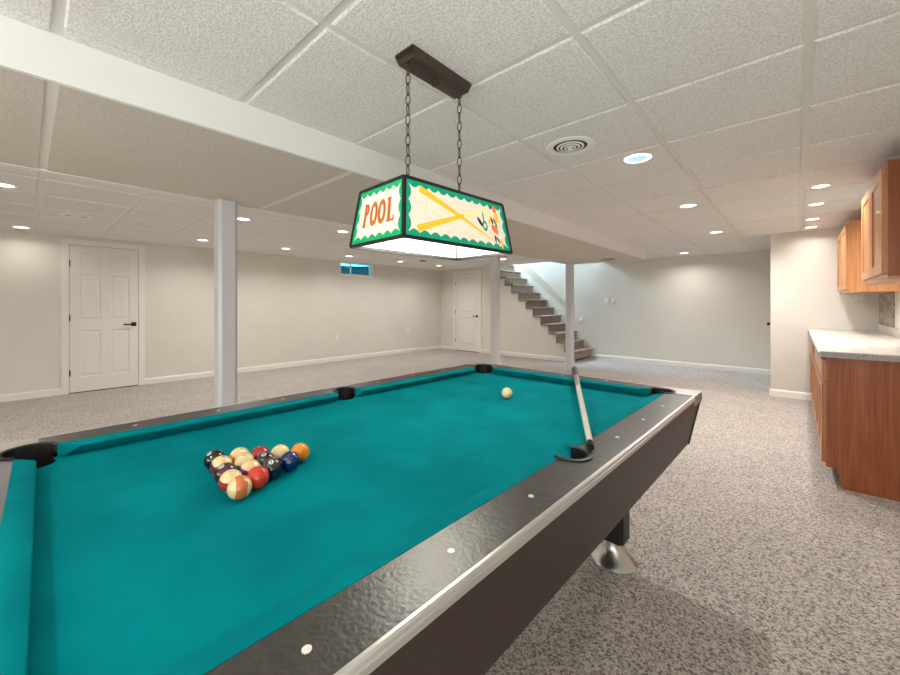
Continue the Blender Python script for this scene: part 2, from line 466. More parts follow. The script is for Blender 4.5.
# ------------------------------------------------------------------ window 1 (small basement slider in left wall)
glass = mat('window_glass', (1, 1, 1, 1), 0.0); 
nt = glass.node_tree; nt.nodes.clear()
out = nt.nodes.new('ShaderNodeOutputMaterial'); g1 = nt.nodes.new('ShaderNodeBsdfTransparent'); g2 = nt.nodes.new('ShaderNodeBsdfGlossy')
g1.inputs['Color'].default_value = (.42, .86, .86, 1); g2.inputs['Roughness'].default_value = .02
mx = nt.nodes.new('ShaderNodeMixShader'); mx.inputs[0].default_value = .06
nt.links.new(g1.outputs[0], mx.inputs[1]); nt.links.new(g2.outputs[0], mx.inputs[2]); nt.links.new(mx.outputs[0], out.inputs[0])
b = MB(); xw = XL-.09
b.box(xw-.03, xw+.03, WY0, WY1, WZ0, WZ0+.03); b.box(xw-.03, xw+.03, WY0, WY1, WZ1-.03, WZ1)
b.box(xw-.03, xw+.03, WY0, WY0+.03, WZ0+.03, WZ1-.03); b.box(xw-.03, xw+.03, WY1-.03, WY1, WZ0+.03, WZ1-.03)
b.box(XL-.06, XL+.012, WY0-.045, WY1+.045, WZ0-.03, WZ0+.002)
w = struct(b.build('window_1', M['white']), 'small high basement window with white frame in the left wall', 'window')
ym = WY0+.30
b = MB(); b.box(xw-.02, xw+.015, ym-.012, ym+.012, WZ0+.03, WZ1-.03); b.build('window_mullion', M['white'], parent=w)
b = MB(); b.box(xw-.004, xw, WY0+.03, ym-.012, WZ0+.03, WZ1-.03); b.build('window_pane', glass, parent=w)
b = MB(); b.box(xw-.012, xw-.008, ym+.012, WY1-.03, WZ0+.03, WZ1-.03); b.build('window_pane', glass, parent=w)
# window well outside
M['well'] = mat('window_well_steel', srgb(60, 130, 150), 0.5, metal=0.0)
b = MB()
n = 40; rows = 14
vs = []; fs = []
for j in range(rows*4+1):
    z = 1.45 + j*.2/4*.25
    z = 1.40 + j*.0135
    off = .018*sin(j*pi/2)
    for i in range(n+1):
        a = radians(-90 + 180*i/n)
        vs.append((XL-.16-(.62+off)*cos(a), (WY0+WY1)/2+(.62+off)*sin(a), z))
for j in range(rows*4):
    for i in range(n):
        p = j*(n+1)+i; fs.append((p, p+1, p+n+2, p+n+1))
b.add(vs, fs)
well = b.build('window_well', M['well'], smooth=True)
struct(well, 'corrugated steel window well outside the small window', 'window well')

# ------------------------------------------------------------------ posts
def post(x, y, hw, label, ztop, name='support_post'):
    t = thing(name, label, 'post', (x, y, 0), 0, 'white square posts under the soffit')
    b = MB(); c = hw*.32
    pts = [(-hw+c,-hw),(hw-c,-hw),(hw,-hw+c),(hw,hw-c),(hw-c,hw),(-hw+c,hw),(-hw,hw-c),(-hw,-hw+c)] 
    b.prism(pts, .012, ztop); b.build('shaft', M['post'], parent=t)
    b = MB(); b.box(-hw-.012, hw+.012, -hw-.012, hw+.012, 0, .012); b.build('base_plate', M['post'], parent=t)
    return t
PW = .062
post(-3.24, 1.02, .066, 'white square post nearest the camera, left of the pool table', SZ)
post(-3.24, 4.55, .06, 'middle white post, standing in front of the stair wall beyond the table corner', SZ)
post(-3.17, 6.86, .064, 'white post farthest from the camera, at the foot of the stairs', SZ)

# ------------------------------------------------------------------ staircase
st = thing('staircase', 'carpeted staircase with open side climbing left along the far wall', 'staircase', (NX, YF, 0))
YA = YS-.045
for k in range(NST):
    x, z = nose(k); x -= NX
    b = MB()
    y0, y1 = (YA if z < CEIL-.02 else YS+.085)-YF, -.002
    b.box(x-.045, x-.025, y0, y1, max(0, z-RISE), z-.035)                 # riser
    # tread with rounded nose
    prof = [(x-RUN-.045, z-.04), (x-RUN-.045, z), (x-.012, z), (x-.002, z-.008), (x, z-.02), (x-.004, z-.034), (x-.014, z-.04)]
    b.loft([[(p, y0, q) for p, q in prof], [(p, y1, q) for p, q in prof]])
    b.build('step', M['stair_carpet'], parent=st)
# sloped strip on far wall, painting in the shadow band above the stairs
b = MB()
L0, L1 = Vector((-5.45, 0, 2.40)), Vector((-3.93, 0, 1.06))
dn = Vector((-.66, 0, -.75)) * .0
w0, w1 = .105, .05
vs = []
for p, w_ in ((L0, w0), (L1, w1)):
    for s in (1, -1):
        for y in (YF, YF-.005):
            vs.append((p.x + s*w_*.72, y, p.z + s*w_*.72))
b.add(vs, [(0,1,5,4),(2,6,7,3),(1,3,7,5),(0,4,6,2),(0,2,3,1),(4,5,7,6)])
M['shadow_band'] = mat('shadow_band_paint', srgb(196, 184, 166), 0.7, spec=0.2)
struct(b.build('stair_shadow_band', M['shadow_band']), 'sloped beige strip painted as the shadow band over the stairs on the far wall', 'trim')

# ------------------------------------------------------------------ pool table
TX, TY = -1.021, 1.000
HW, HL, CB = .515, .992, .042
IW, IL = HW+CB, HL+CB          # cushion back
OW, OL = .662, 1.117           # rail outer
BED, RT = .769, .806
tab = thing('pool_table', 'pool table with teal felt, dark rails and aluminium edging', 'pool table', (TX, TY, 0), radians(-1.1))
PC = (.527, 1.006); PR = .052         # corner pocket centre / radius
PS = (.568, 0.0); PSR = .042          # side pocket
# bed with pocket cutouts (quarter outline mirrored)
def refl(pts, sx, sy):
    q = [(p[0]*sx, p[1]*sy) for p in pts]
    return q if sx*sy > 0 else q[::-1]
dx = sqrt(PSR**2-(PS[0]-IW)**2); angs = math.degrees(atan2(dx, IW-PS[0]))
a_lo = math.degrees(atan2(-sqrt(PR**2-(IW-PC[0])**2), IW-PC[0]))
a_hi = math.degrees(atan2(IL-PC[1], -sqrt(PR**2-(IL-PC[1])**2)))
qd = [(IW, sqrt(PSR**2-(IW-PS[0])**2))] + arc(PC[0], PC[1], PR, a_lo, a_hi-360, 12)
side_arc = arc(PS[0], PS[1], PSR, 360-angs, angs, 12)     # from -y to +y through inside
outline = []
outline += qd + refl(qd, -1, 1)
outline += [(-x, -y) for x, y in side_arc]
outline += refl(qd, -1, -1) + refl(qd, 1, -1)
outline += side_arc
# clean duplicates
ol = []
for p in outline:
    if not ol or (Vector(p)-Vector(ol[-1])).length > 1e-4: ol.append(p)
b = MB(); b.prism(ol, BED-.03, BED)
b.build('playing_bed', M['felt'], parent=tab)
# cushions
def cushion(A, B, nrm, name='cushion', ea=.04, eb=.04):
    """A->B along the cushion back line (2D), nrm points to the playing area; ea/eb nose setback at ends"""
    A, B, n = Vector(A), Vector(B), Vector(nrm); d = (B-A).normalized()
    prof = [(0, BED+.001), (0, RT+.001), (CB*.35, RT+.0015), (CB*.93, RT-.001), (CB*.99, RT-.004), (CB, RT-.008), (CB*.93, RT-.011), (CB*.34, BED+.005), (CB*.28, BED+.001)]
    b = MB(); rings = []
    for (P, e, s) in ((A, ea, 1), (B, eb, -1)):
        for f in ((0.0, 1.0) if s == 1 else (1.0, 0.0)):
            pass
    r0 = [((A + n*t + d*(ea*t/CB)).x, (A + n*t + d*(ea*t/CB)).y, z) for t, z in prof]
    r1 = [((B + n*t - d*(eb*t/CB)).x, (B + n*t - d*(eb*t/CB)).y, z) for t, z in prof]
    k = 10; rings = [[tuple(Vector(p).lerp(Vector(q), i/k)) for p, q in zip(r0, r1)] for i in range(k+1)]
    b.loft(rings)
    return b.build(name, M['felt'], parent=tab, smooth=True, auto=50)
ys_ = .048; yc_ = PC[1]-.054
for sx in (1, -1):
    for sy in (1, -1):
        A, B_ = (sx*IW, sy*ys_), (sx*IW, sy*yc_)
        cushion(A, B_, (-sx, 0), ea=.016, eb=.045)
for sy in (1, -1):
    xc_ = PC[0]-.054
    cushion((-xc_, sy*IL), (xc_, sy*IL), (0, -sy), ea=.045, eb=.045)
# top rails
RB = RT-.024
def rail_piece(pts, name, m):
    b = MB(); b.prism(pts, RB, RT); return b.build(name, m, parent=tab)
yseam = .990; xseam = .511
aS = math.degrees(math.acos((IW-PS[0])/PSR))    # angle where side pocket circle meets the cushion back line
a1 = math.degrees(math.asin((yseam-PC[1])/PR))
for sx in (1, -1):
    pr = [(IW, -(PC[1]-sqrt(PR**2-(IW-PC[0])**2)))] + arc(PS[0], PS[1], PSR, -aS, aS, 18)[0:0]
    up = arc(PC[0], PC[1], PR, a_lo, a1, 8)          # from cushion back line out to the seam
    poly = [(IW, PSR*sin(radians(aS)))] + up + [(OW, yseam)] 
    low = [(x, -y) for x, y in poly][::-1]
    poly = poly + low + arc(PS[0], PS[1], PSR, -aS, aS, 18)[1:-1]
    poly = [(sx*x, y) for x, y in poly]
    rail_piece(poly, 'side_rail', M['rail'])
a2 = math.degrees(math.acos((xseam-PC[0])/PR))
ahi2 = math.degrees(math.pi - math.asin((IL-PC[1])/PR))
for sy in (1, -1):
    half = arc(PC[0], PC[1], PR, ahi2, a2, 6) + [(xseam, OL)]
    poly = half + [(-x, y) for x, y in half][::-1]
    rail_piece([(x, sy*y) for x, y in poly], 'end_rail', M['rail'])
# corner castings, pocket liners
for sx in (1, -1):
    for sy in (1, -1):
        g_ = .0015
        pts = [(OW+.010, yseam+g_), (OW+.010, OL+.004), (OW+.004, OL+.010), (xseam+g_, OL+.010)] + arc(PC[0], PC[1], PR+.001, a2, a1, 14)
        b = MB(); b.prism([(sx*x, sy*y) for x, y in pts], RT-.040, RT+.002)
        b.build('corner_casting', M['casting'], parent=tab)
        # liner
        b = MB()
        n = 28
        A0, A1 = -62, 152
        def ring(r, z, A0=A0, A1=A1): return [(sx*(PC[0]+r*cos(radians(A0+(A1-A0)*i/n))), sy*(PC[1]+r*sin(radians(A0+(A1-A0)*i/n))), z) for i in range(n+1)]
        b.loft([ring(PR-.001, .60), ring(PR-.001, RT+.004), ring(PR+.005, RT+.007), ring(PR+.011, RT+.004), ring(PR+.011, RT+.0022)], False)
        b.prism([(sx*(PC[0]+(PR-.002)*cos(2*pi*i/n)), sy*(PC[1]+(PR-.002)*sin(2*pi*i/n))) for i in range(n)], .60, .605)
        # lower back half cup under the bed edge
        def ring2(r, z): return [(sx*(PC[0]+r*cos(radians(A1+(360+A0-A1)*i/n))), sy*(PC[1]+r*sin(radians(A1+(360+A0-A1)*i/n))), z) for i in range(n+1)]
        b.loft([ring2(PR-.001, .60), ring2(PR-.001, BED-.004)], False)
        b.build('corner_pocket', M['black'], parent=tab, smooth=True)
    b = MB(); n = 28
    A0, A1 = -118, 118
    rg = lambda r, z, A0=A0, A1=A1: [(sx*(PS[0]+r*cos(radians(A0+(A1-A0)*i/n))), PS[1]+r*sin(radians(A0+(A1-A0)*i/n)), z) for i in range(n+1)]
    b.loft([rg(PSR-.001, .60), rg(PSR-.001, RT+.004), rg(PSR+.006, RT+.006), rg(PSR+.013, RT+.004), rg(PSR+.013, RT+.0005)], False)
    b.prism([(sx*(PS[0]+(PSR-.002)*cos(2*pi*i/n)), (PSR-.002)*sin(2*pi*i/n)) for i in range(n)], .60, .605)
    b.loft([rg(PSR-.001, .60, A1, A0+360), rg(PSR-.001, BED-.004, A1, A0+360)], False)
    b.build('side_pocket', M['black'], parent=tab, smooth=True)
# aluminium trims along rails
tp = [(OW-.001, RT+.0008), (OW+.004, RT+.0008), (OW+.007, RT-.001), (OW+.008, RT-.004), (OW+.006, RT-.006), (OW+.006, RT-.008), (OW+.009, RT-.010), (OW+.009, RT-.020), (OW+.004, RT-.023), (OW-.001, RT-.023)]
for sx in (1, -1):
    b = MB(); b.loft([[(sx*p, -yseam, z) for p, z in tp], [(sx*p, yseam, z) for p, z in tp]])
    b.build('rail_trim', M['alu'], parent=tab)
for sy in (1, -1):
    b = MB(); o_ = OL-OW
    b.loft([[(-xseam, sy*(p+o_), z) for p, z in tp], [(xseam, sy*(p+o_), z) for p, z in tp]])
    b.build('rail_trim', M['alu'], parent=tab)
# sights
sight_y = [.2475*k - .026 for k in (-3, -2, -1, 1, 2, 3)]
for sx in (1, -1):
    for y in sight_y:
        b = MB(); b.lathe([(.006, RT), (.006, RT+.001)], 14, sx*(.610), y); b.build('sight', M['pearl'], parent=tab)
for sy in (1, -1):
    for x in (-.2475, 0, .2475):
        b = MB(); b.lathe([(.006, RT), (.006, RT+.001)], 14, x, sy*1.077); b.build('sight', M['pearl'], parent=tab)
# aprons (slope in towards the bottom)
AT, AB = RT-.0235, .570
ax0, ax1, ay0, ay1 = OW+.005, OW-.033, OL+.005, OL-.055
def quadslab(P, t, name, m):
    """P: 4 points (outer face), thickened towards the table centre by t"""
    n = (Vector(P[1])-Vector(P[0])).cross(Vector(P[3])-Vector(P[0])).normalized()
    c = sum((Vector(p) for p in P), Vector())/4
    if n.dot(Vector((c.x, c.y, 0))) > 0: n = -n
    b = MB(); Q = [tuple(Vector(p)+n*t) for p in P]
    b.add(list(P)+Q, [(0,1,2,3),(7,6,5,4),(0,4,5,1),(1,5,6,2),(2,6,7,3),(3,7,4,0)])
    return b.build(name, m, parent=tab)
for sx in (1, -1):
    quadslab([(sx*ax0,-ay0,AT),(sx*ax0,ay0,AT),(sx*ax1,ay1,AB),(sx*ax1,-ay1,AB)], .02, 'side_apron', M['apron'])
for sy in (1, -1):
    quadslab([(-ax0+.022,sy*ay0,AT),(ax0-.022,sy*ay0,AT),(ax1-.022,sy*ay1,AB),(-ax1+.022,sy*ay1,AB)], .02, 'end_apron', M['apron'])
for sx in (1, -1):
    for sy in (1, -1):
        b = MB()
        b.tube([(sx*(ax0-.004), sy*(ay0-.004), AT), (sx*(ax1-.004), sy*(ay1-.004), AB)], .009, 8)
        b.build('corner_strip', M['black'], parent=tab)
# body floor of the table, closed underneath
b = MB(); b.box(-OW+.045, OW-.045, -OL+.085, OL-.085, AB+.004, AB+.02); b.build('underframe', M['black'], parent=tab)
# legs with chrome bell feet
for sx in (1, -1):
    for sy in (1, -1):
        x, y = sx*.36, sy*.885
        b = MB(); h = .055; c = .014
        pts = [(-h+c,-h),(h-c,-h),(h,-h+c),(h,h-c),(h-c,h),(-h+c,h),(-h,h-c),(-h,-h+c)]
        b.prism([(x+p, y+q) for p, q in pts], .105, AB+.004)
        lg = b.build('leg', M['black'], parent=tab)
        b = MB(); b.lathe([(.102, 0), (.104, .004), (.100, .010), (.088, .020), (.070, .036), (.052, .056), (.042, .078), (.040, .105)], 40, x, y)
        b.build('foot', M['chrome'], parent=lg, smooth=True)

# ------------------------------------------------------------------ balls
BR = .0257
def ball_material(name, col, stripe, axis_rot):
    m = mat(name, col, 0.12, spec=0.6, coat=0.6)
    if stripe:
        tc = N(m, 'ShaderNodeTexCoord'); sp = N(m, 'ShaderNodeSeparateXYZ')
        L(m, tc.outputs['Object'], sp.inputs[0])
        ab = N(m, 'ShaderNodeMath', operation='ABSOLUTE'); L(m, sp.outputs['X'], ab.inputs[0])
        lt = N(m, 'ShaderNodeMath', operation='LESS_THAN'); L(m, ab.outputs[0], lt.inputs[0]); lt.inputs[1].default_value = .0118
        mx = N(m, 'ShaderNodeMixRGB'); L(m, lt.outputs[0], mx.inputs['Fac'])
        mx.inputs['Color1'].default_value = srgb(232, 205, 150); mx.inputs['Color2'].default_value = col
        L(m, mx.outputs['Color'], BS(m).inputs['Base Color'])
    return m
M['ball_white'] = mat('ball_ivory', srgb(236, 214, 166), 0.12, spec=0.6, coat=0.6)
M['num_spot'] = mat('ball_number_spot', srgb(206, 200, 190), 0.15, coat=0.5)
M['num_ink'] = mat('ball_number_ink', srgb(20, 18, 18), 0.2, coat=0.5)
def uv_ball(name, m):
    bm = bmesh.new(); bmesh.ops.create_uvsphere(bm, u_segments=32, v_segments=20, radius=BR)
    me = bpy.data.meshes.new(name); bm.to_mesh(me); bm.free()
    for p in me.polygons: p.use_smooth = True
    me.materials.append(m)
    o = bpy.data.objects.new(name, me); COL.objects.link(o); return o
def on_sphere(x, y, r):
    """wrap plane coords about +X axis of the ball onto its surface"""
    d = Vector((1, x/BR*1.0, y/BR*1.0)).normalized(); return d*r
def number_parts(o, num, stripe):
    # white spot (disc wrapped on the sphere) with its numeral as a sub part
    b = MB(); n = 20; rad = .0068
    vs = [tuple(on_sphere(0, 0, BR+.0002))]
    for r in (.5, 1):
        vs += [tuple(on_sphere(rad*r*cos(2*pi*i/n), rad*r*sin(2*pi*i/n), BR+.0002)) for i in range(n)]
    fs = [(0, 1+i, 1+(i+1)%n) for i in range(n)] + [(1+i, 1+n+i, 1+n+(i+1)%n, 1+(i+1)%n) for i in range(n)]
    b.add(vs, fs)
    sp = b.build('number_spot', M['ball_white'] if stripe else M['num_spot'], parent=o, smooth=True)
    cu = bpy.data.curves.new('num', 'FONT'); cu.body = str(num); cu.size = (.0105 if num < 10 else .0085)*(1.15 if stripe else 1)
    cu.align_x = 'CENTER'; cu.align_y = 'CENTER'; cu.resolution_u = 3
    to = bpy.data.objects.new('num', cu); COL.objects.link(to)
    dg = bpy.context.evaluated_depsgraph_get(); dg.update()
    me = bpy.data.meshes.new_from_object(to.evaluated_get(dg))
    bpy.data.objects.remove(to)
    for v in me.vertices:
        v.co = on_sphere(v.co.x, v.co.y, BR+.0005)
    me.materials.clear(); me.materials.append(M['num_ink']); me.name = 'numeral'
    no = bpy.data.objects.new('numeral', me); COL.objects.link(no); no.parent = sp
def make_ball(num, pos, label, rot, col, stripe):
    o = uv_ball('pool_ball', ball_material('ball_%d' % num, col, stripe, 0))
    o.location = pos; o.rotation_euler = rot
    tag(o, label, 'pool ball', 'pool balls racked in a triangle on the felt')
    number_parts(o, num, stripe)
    return o
RACK = {(0,0):(-1.036,.515),(1,0):(-.998,.4677),(1,1):(-1.0666,.4726),(2,0):(-.988,.417),(2,1):(-1.041,.4231),(2,2):(-1.0969,.4307),
        (3,0):(-.962,.3723),(3,1):(-1.02,.3759),(3,2):(-1.0748,.3837),(3,3):(-1.1277,.3891),
        (4,0):(-.9384,.324),(4,1):(-.9901,.3228),(4,2):(-1.0415,.3282),(4,3):(-1.1,.336),(4,4):(-1.158,.338)}
def rackpos(r, j):
    return RACK[(r, j)] + (BED+BR+.0004,)
YEL, BLU, RED, PUR, ORG, GRN, MAR, BLK = srgb(228,138,8), srgb(4,34,96), srgb(172,12,16), srgb(16,12,34), srgb(206,44,6), srgb(7,10,14), srgb(70,8,24), srgb(8,8,11)
up = lambda yaw, el, roll=0: (radians(roll), radians(-el), radians(yaw))
balls = [
 (1, 0, 0, YEL, 0, 'solid yellow ball at the point of the racked triangle', up(140, -20)),
 (2, 1, 0, BLU, 0, 'solid blue ball just behind the yellow point ball, on the camera side', up(140, -20)),
 (10, 1, 1, srgb(20,60,140), 1, 'cream ball just behind the yellow point ball, on the far side', up(160, -60)),
 (4, 2, 0, PUR, 0, 'dark purple ball on the camera side between the blue and orange balls', up(-30, 58)),
 (8, 2, 1, BLK, 0, 'black eight ball in the middle of the rack', up(-50, 68)),
 (3, 2, 2, RED, 0, 'solid red ball on the far side of the rack', up(140, -20)),
 (5, 3, 0, ORG, 0, 'solid orange red ball on the camera side next to the front striped ball', up(140, -20)),
 (12, 3, 1, srgb(110,60,130), 1, 'cream striped ball right behind the orange red ball', up(20, 72)),
 (14, 3, 2, srgb(20,90,60), 1, 'cream ball with dark number on top in the middle of the back rows', up(-40, 68)),
 (9, 3, 3, srgb(226,150,40), 1, 'cream and yellow striped ball on the far side behind the red ball', up(10, 66)),
 (13, 4, 0, srgb(206,112,60), 1, 'cream ball with upright orange stripe, nearest the camera', up(-98, 6)),
 (11, 4, 1, srgb(170,40,36), 1, 'cream ball with number on top, between the front striped ball and the maroon ball', up(-20, 74)),
 (7, 4, 2, MAR, 0, 'solid maroon ball in the middle of the back row', up(-70, 62)),
 (15, 4, 3, srgb(110,24,36), 1, 'cream ball between the maroon ball and the black ball in the back row', up(10, 72)),
 (6, 4, 4, GRN, 0, 'near black ball at the far left corner of the rack', up(-80, 55)),
]
for num, r, j, col, stp, lab, rot in balls:
    make_ball(num, rackpos(r, j), lab, rot, col, stp)
cb = uv_ball('cue_ball', M['ball_white']); cb.location = (-1.014, 1.520, BED+BR+.0004)
tag(cb, 'plain ivory cue ball alone near the far end of the table', 'cue ball')

# ------------------------------------------------------------------ cue stick (resting on near rail and far end rail)
P0 = Vector((-.416, 1.032, RT+.0085+.0075)); 
P1 = Vector((-1.0, 2.225, 0))
# contact: far rail top at y = TY+IL..OL
hd = (P1-P0); hd.z = 0; Lh = hd.length
zfar = RT+.0145
tfar = (TY+OL-.03-P0.y)/hd.y
P1.z = P0.z + (zfar+.0025-P0.z)/tfar
dr = (P1-P0); 
cue = thing('cue_stick', 'short cue stick with pale shaft and dark grip lying across the rails', 'cue stick', tuple(P0))
def seg(t0, t1, r0, r1, name, m, parent, n=16):
    b = MB(); b.tube([tuple(dr*t0), tuple(dr*t1)], [r0, r1], n); return b.build(name, m, parent=parent, smooth=True)
M['shaft'] = mat('pale_maple', srgb(226, 218, 204), 0.3, coat=0.4)
M['grip'] = mat('dark_grip', srgb(44, 40, 40), 0.5)
M['collar'] = mat('grey_collar', srgb(150, 146, 142), 0.35, metal=0.5)
seg(0, .03, .0085, .009, 'tip', M['black_rough'], cue)
seg(.03, .60, .009, .0115, 'shaft', M['shaft'], cue)
seg(.60, .63, .0122, .0122, 'joint_collar', M['collar'], cue)
seg(.63, .80, .0125, .0145, 'forearm', M['collar'], cue)
seg(.80, 1.0, .015, .0165, 'grip', M['grip'], cue)
seg(1.0, 1.012, .0165, .013, 'bumper', M['black_rough'], cue)

# ------------------------------------------------------------------ pendant lamp
LX, LY = -1.083, 1.108
lamp = thing('pendant_lamp', 'rectangular stained glass pool table lamp hanging on two chains', 'pendant lamp', (LX, LY, CEIL))
b = MB(); b.m = 0
b.frustum(-.040, .040, -.160, .160, -.042, -.050, .050, -.170, .170, -.012)
b.frustum(-.050, .050, -.170, .170, -.012, -.050, .050, -.170, .170, 0)
can = b.build('canopy', M['bronze'], parent=lamp, bevel=.003)
b = MB(); b.lathe([(.010, -.066), (.017, -.062), (.017, -.054), (.008, -.050), (.008, -.040)], 16); b.build('canopy_nut', M['bronze'], parent=can, smooth=True)
ROT = Matrix.Rotation(radians(-3.2), 4, 'Z')
zb, zt = 1.432-CEIL, 1.637-CEIL
bx, by, tx, ty = .163, .288, .133, .262
CHY = .148
for s in (-1, 1):
    b = MB()
    xo = .0
    z0, z1 = zt+.02, -.044
    nl = 12; pitch = (z1-z0)/nl
    for i in range(nl):
        z = z0 + (i+.5)*pitch
        b.torus((xo, s*CHY, z), .0115, .0024, xs=.78, zs=1.75, axis=(0, 0, (pi/2 if i % 2 else 0)+.35), n=18, k=7)
    b.torus((xo, s*CHY, zt+.012), .010, .0025, axis=(0, 0, .3), n=16, k=7)
    b.torus((xo, s*CHY, -.046), .010, .0025, axis=(0, 0, .3), n=16, k=7)
    b.build('chain', M['bronze'], parent=lamp, smooth=True)
# frame
b = MB(); b.xf = ROT
cB = [(-bx,-by,zb),(bx,-by,zb),(bx,by,zb),(-bx,by,zb)]; cT = [(-tx,-ty,zt),(tx,-ty,zt),(tx,ty,zt),(-tx,ty,zt)]
def bar(b, p, q, w): 
    d = (Vector(q)-Vector(p)); 
    b.tube([p, q], w, 4)
for i in range(4):
    j = (i+1) % 4
    bar(b, cB[i], cB[j], .008); bar(b, cT[i], cT[j], .0075); bar(b, cB[i], cT[i], .008)
# top cross straps that the chains hook on
for s in (-1, 1):
    b.box(-tx, tx, s*CHY-.008, s*CHY+.008, zt+.001, zt+.006)
b.box(-tx, tx, -ty, ty, zt-.003, zt+.001)
fr = b.build('shade_frame', M['lampframe'], parent=lamp)
M['glass_cream'] = mat('lit_cream_glass', srgb(240, 231, 214), 0.3, emit=srgb(255, 238, 212), estr=0.27)
M['glass_inner'] = mat('lit_white_glass', srgb(246, 246, 238), 0.4, emit=srgb(248, 252, 236), estr=0.25)
M['g_green'] = mat('lit_green_glass', srgb(0, 150, 96), 0.25, emit=srgb(0, 170, 104), estr=0.42)
M['g_teal'] = mat('lit_teal_glass', srgb(0, 140, 110), 0.25, emit=srgb(0, 158, 120), estr=0.42)
M['g_orange'] = mat('painted_orange', srgb(190, 104, 34), 0.3, emit=srgb(205, 104, 24), estr=0.2)
M['g_yellow'] = mat('painted_yellow', srgb(230, 178, 40), 0.3, emit=srgb(236, 180, 30), estr=0.5)
M['g_pale'] = mat('painted_pale_yellow', srgb(240, 216, 140), 0.3, emit=srgb(246, 218, 130), estr=0.5)
M['g_black'] = mat('painted_black', srgb(24, 26, 30), 0.3)
M['g_red'] = mat('painted_coral', srgb(226, 110, 70), 0.3, emit=srgb(230, 110, 64), estr=0.42)
M['g_line'] = mat('glass_crack_line', srgb(178, 172, 156), 0.4, emit=srgb(190, 182, 164), estr=0.3)
def panel(c0, c1, t0, t1, border):
    """c0,c1 bottom corners (left,right seen from outside), t0,t1 top corners; returns mapping (s 0..1 left-right, t 0..1 bottom-top)"""
    c0, c1, t0, t1 = (Vector(p) for p in (c0, c1, t0, t1))
    nrm = (c1-c0).cross(t0-c0).normalized()
    def P(s, t, e=0): return tuple((c0.lerp(c1, s)).lerp(t0.lerp(t1, s), t) + nrm*e)
    b = MB(); b.xf = ROT
    b.add([P(0,0,.001),P(1,0,.001),P(1,1,.001),P(0,1,.001)], [(0,1,2,3)])
    pn = b.build('glass_panel', M['glass_cream'], parent=lamp)
    b = MB(); b.xf = ROT
    b.add([P(0,0,-.002),P(1,0,-.002),P(1,1,-.002),P(0,1,-.002)], [(0,1,2,3)])
    b.build('inner_diffuser', M['glass_inner'], parent=pn)
    return P, pn, (c1-c0).length, (t0-c0).length
def art(P, pn, name, m, polys, e=.0022):
    b = MB(); b.xf = ROT
    from mathutils.geometry import tessellate_polygon
    for pl in polys:
        tr = tessellate_polygon([[Vector((x, y, 0)) for x, y in pl]])
        b.add([P(x, y, e) for x, y in pl], [tuple(t) for t in tr])
    return b.build(name, m, parent=pn)
def scallop(P, pn, m, Wd, Ht, bw=.03, wave=.05):
    """green border ring with scalloped inner edge"""
    b = MB(); b.xf = ROT
    out, inn = [], []
    def side(n_sc, f_out, f_in, length):
        k = 10
        for i in range(n_sc*k):
            u = i/(n_sc*k); ph = abs(sin(pi*(u*n_sc)))
            out.append(f_out(u)); inn.append(f_in(u, (.6+.4*ph)*bw))
    nH = max(3, int(Wd/.052)); nV = max(2, int(Ht/.06))
    cx = bw*.62
    lerp = lambda a, c, u: a+(c-a)*u
    side(nH, lambda u: (u, 0), lambda u, d: (lerp(cx/Wd, 1-cx/Wd, u), d/Ht), Wd)
    side(nV, lambda u: (1, u), lambda u, d: (1-d/Wd, lerp(cx/Ht, 1-cx/Ht, u)), Ht)
    side(nH, lambda u: (1-u, 1), lambda u, d: (lerp(1-cx/Wd, cx/Wd, u), 1-d/Ht), Wd)
    side(nV, lambda u: (0, 1-u), lambda u, d: (d/Wd, lerp(1-cx/Ht, cx/Ht, u)), Ht)
    n = len(out)
    b.add([P(x, y, .0018) for x, y in out] + [P(x, y, .0018) for x, y in inn], [(i, (i+1)%n, n+(i+1)%n, n+i) for i in range(n)])
    return b.build('scalloped_border', m, parent=pn)
def ell(cx, cy, rx, ry, n=20, rot=0):
    return [(cx+rx*cos(a)*cos(rot)-ry*sin(a)*sin(rot), cy+rx*cos(a)*sin(rot)+ry*sin(a)*cos(rot)) for a in [2*pi*i/n for i in range(n)]]
def thickline(p, q, w0, w1, asp):
    dx, dy = (q[0]-p[0])*asp, q[1]-p[1]; l = sqrt(dx*dx+dy*dy); nx, ny = -dy/l, dx/l
    return [(p[0]+nx*w0/asp, p[1]+ny*w0), (p[0]-nx*w0/asp, p[1]-ny*w0), (q[0]-nx*w1/asp, q[1]-ny*w1), (q[0]+nx*w1/asp, q[1]+ny*w1)]
def ringpoly(cx, cy, rx, ry, ix, iy, n=28):
    o = ell(cx, cy, rx, ry, n); i_ = ell(cx, cy, ix, iy, n)
    return [[o[k], o[(k+1)%n], i_[(k+1)%n], i_[k]] for k in range(n)]
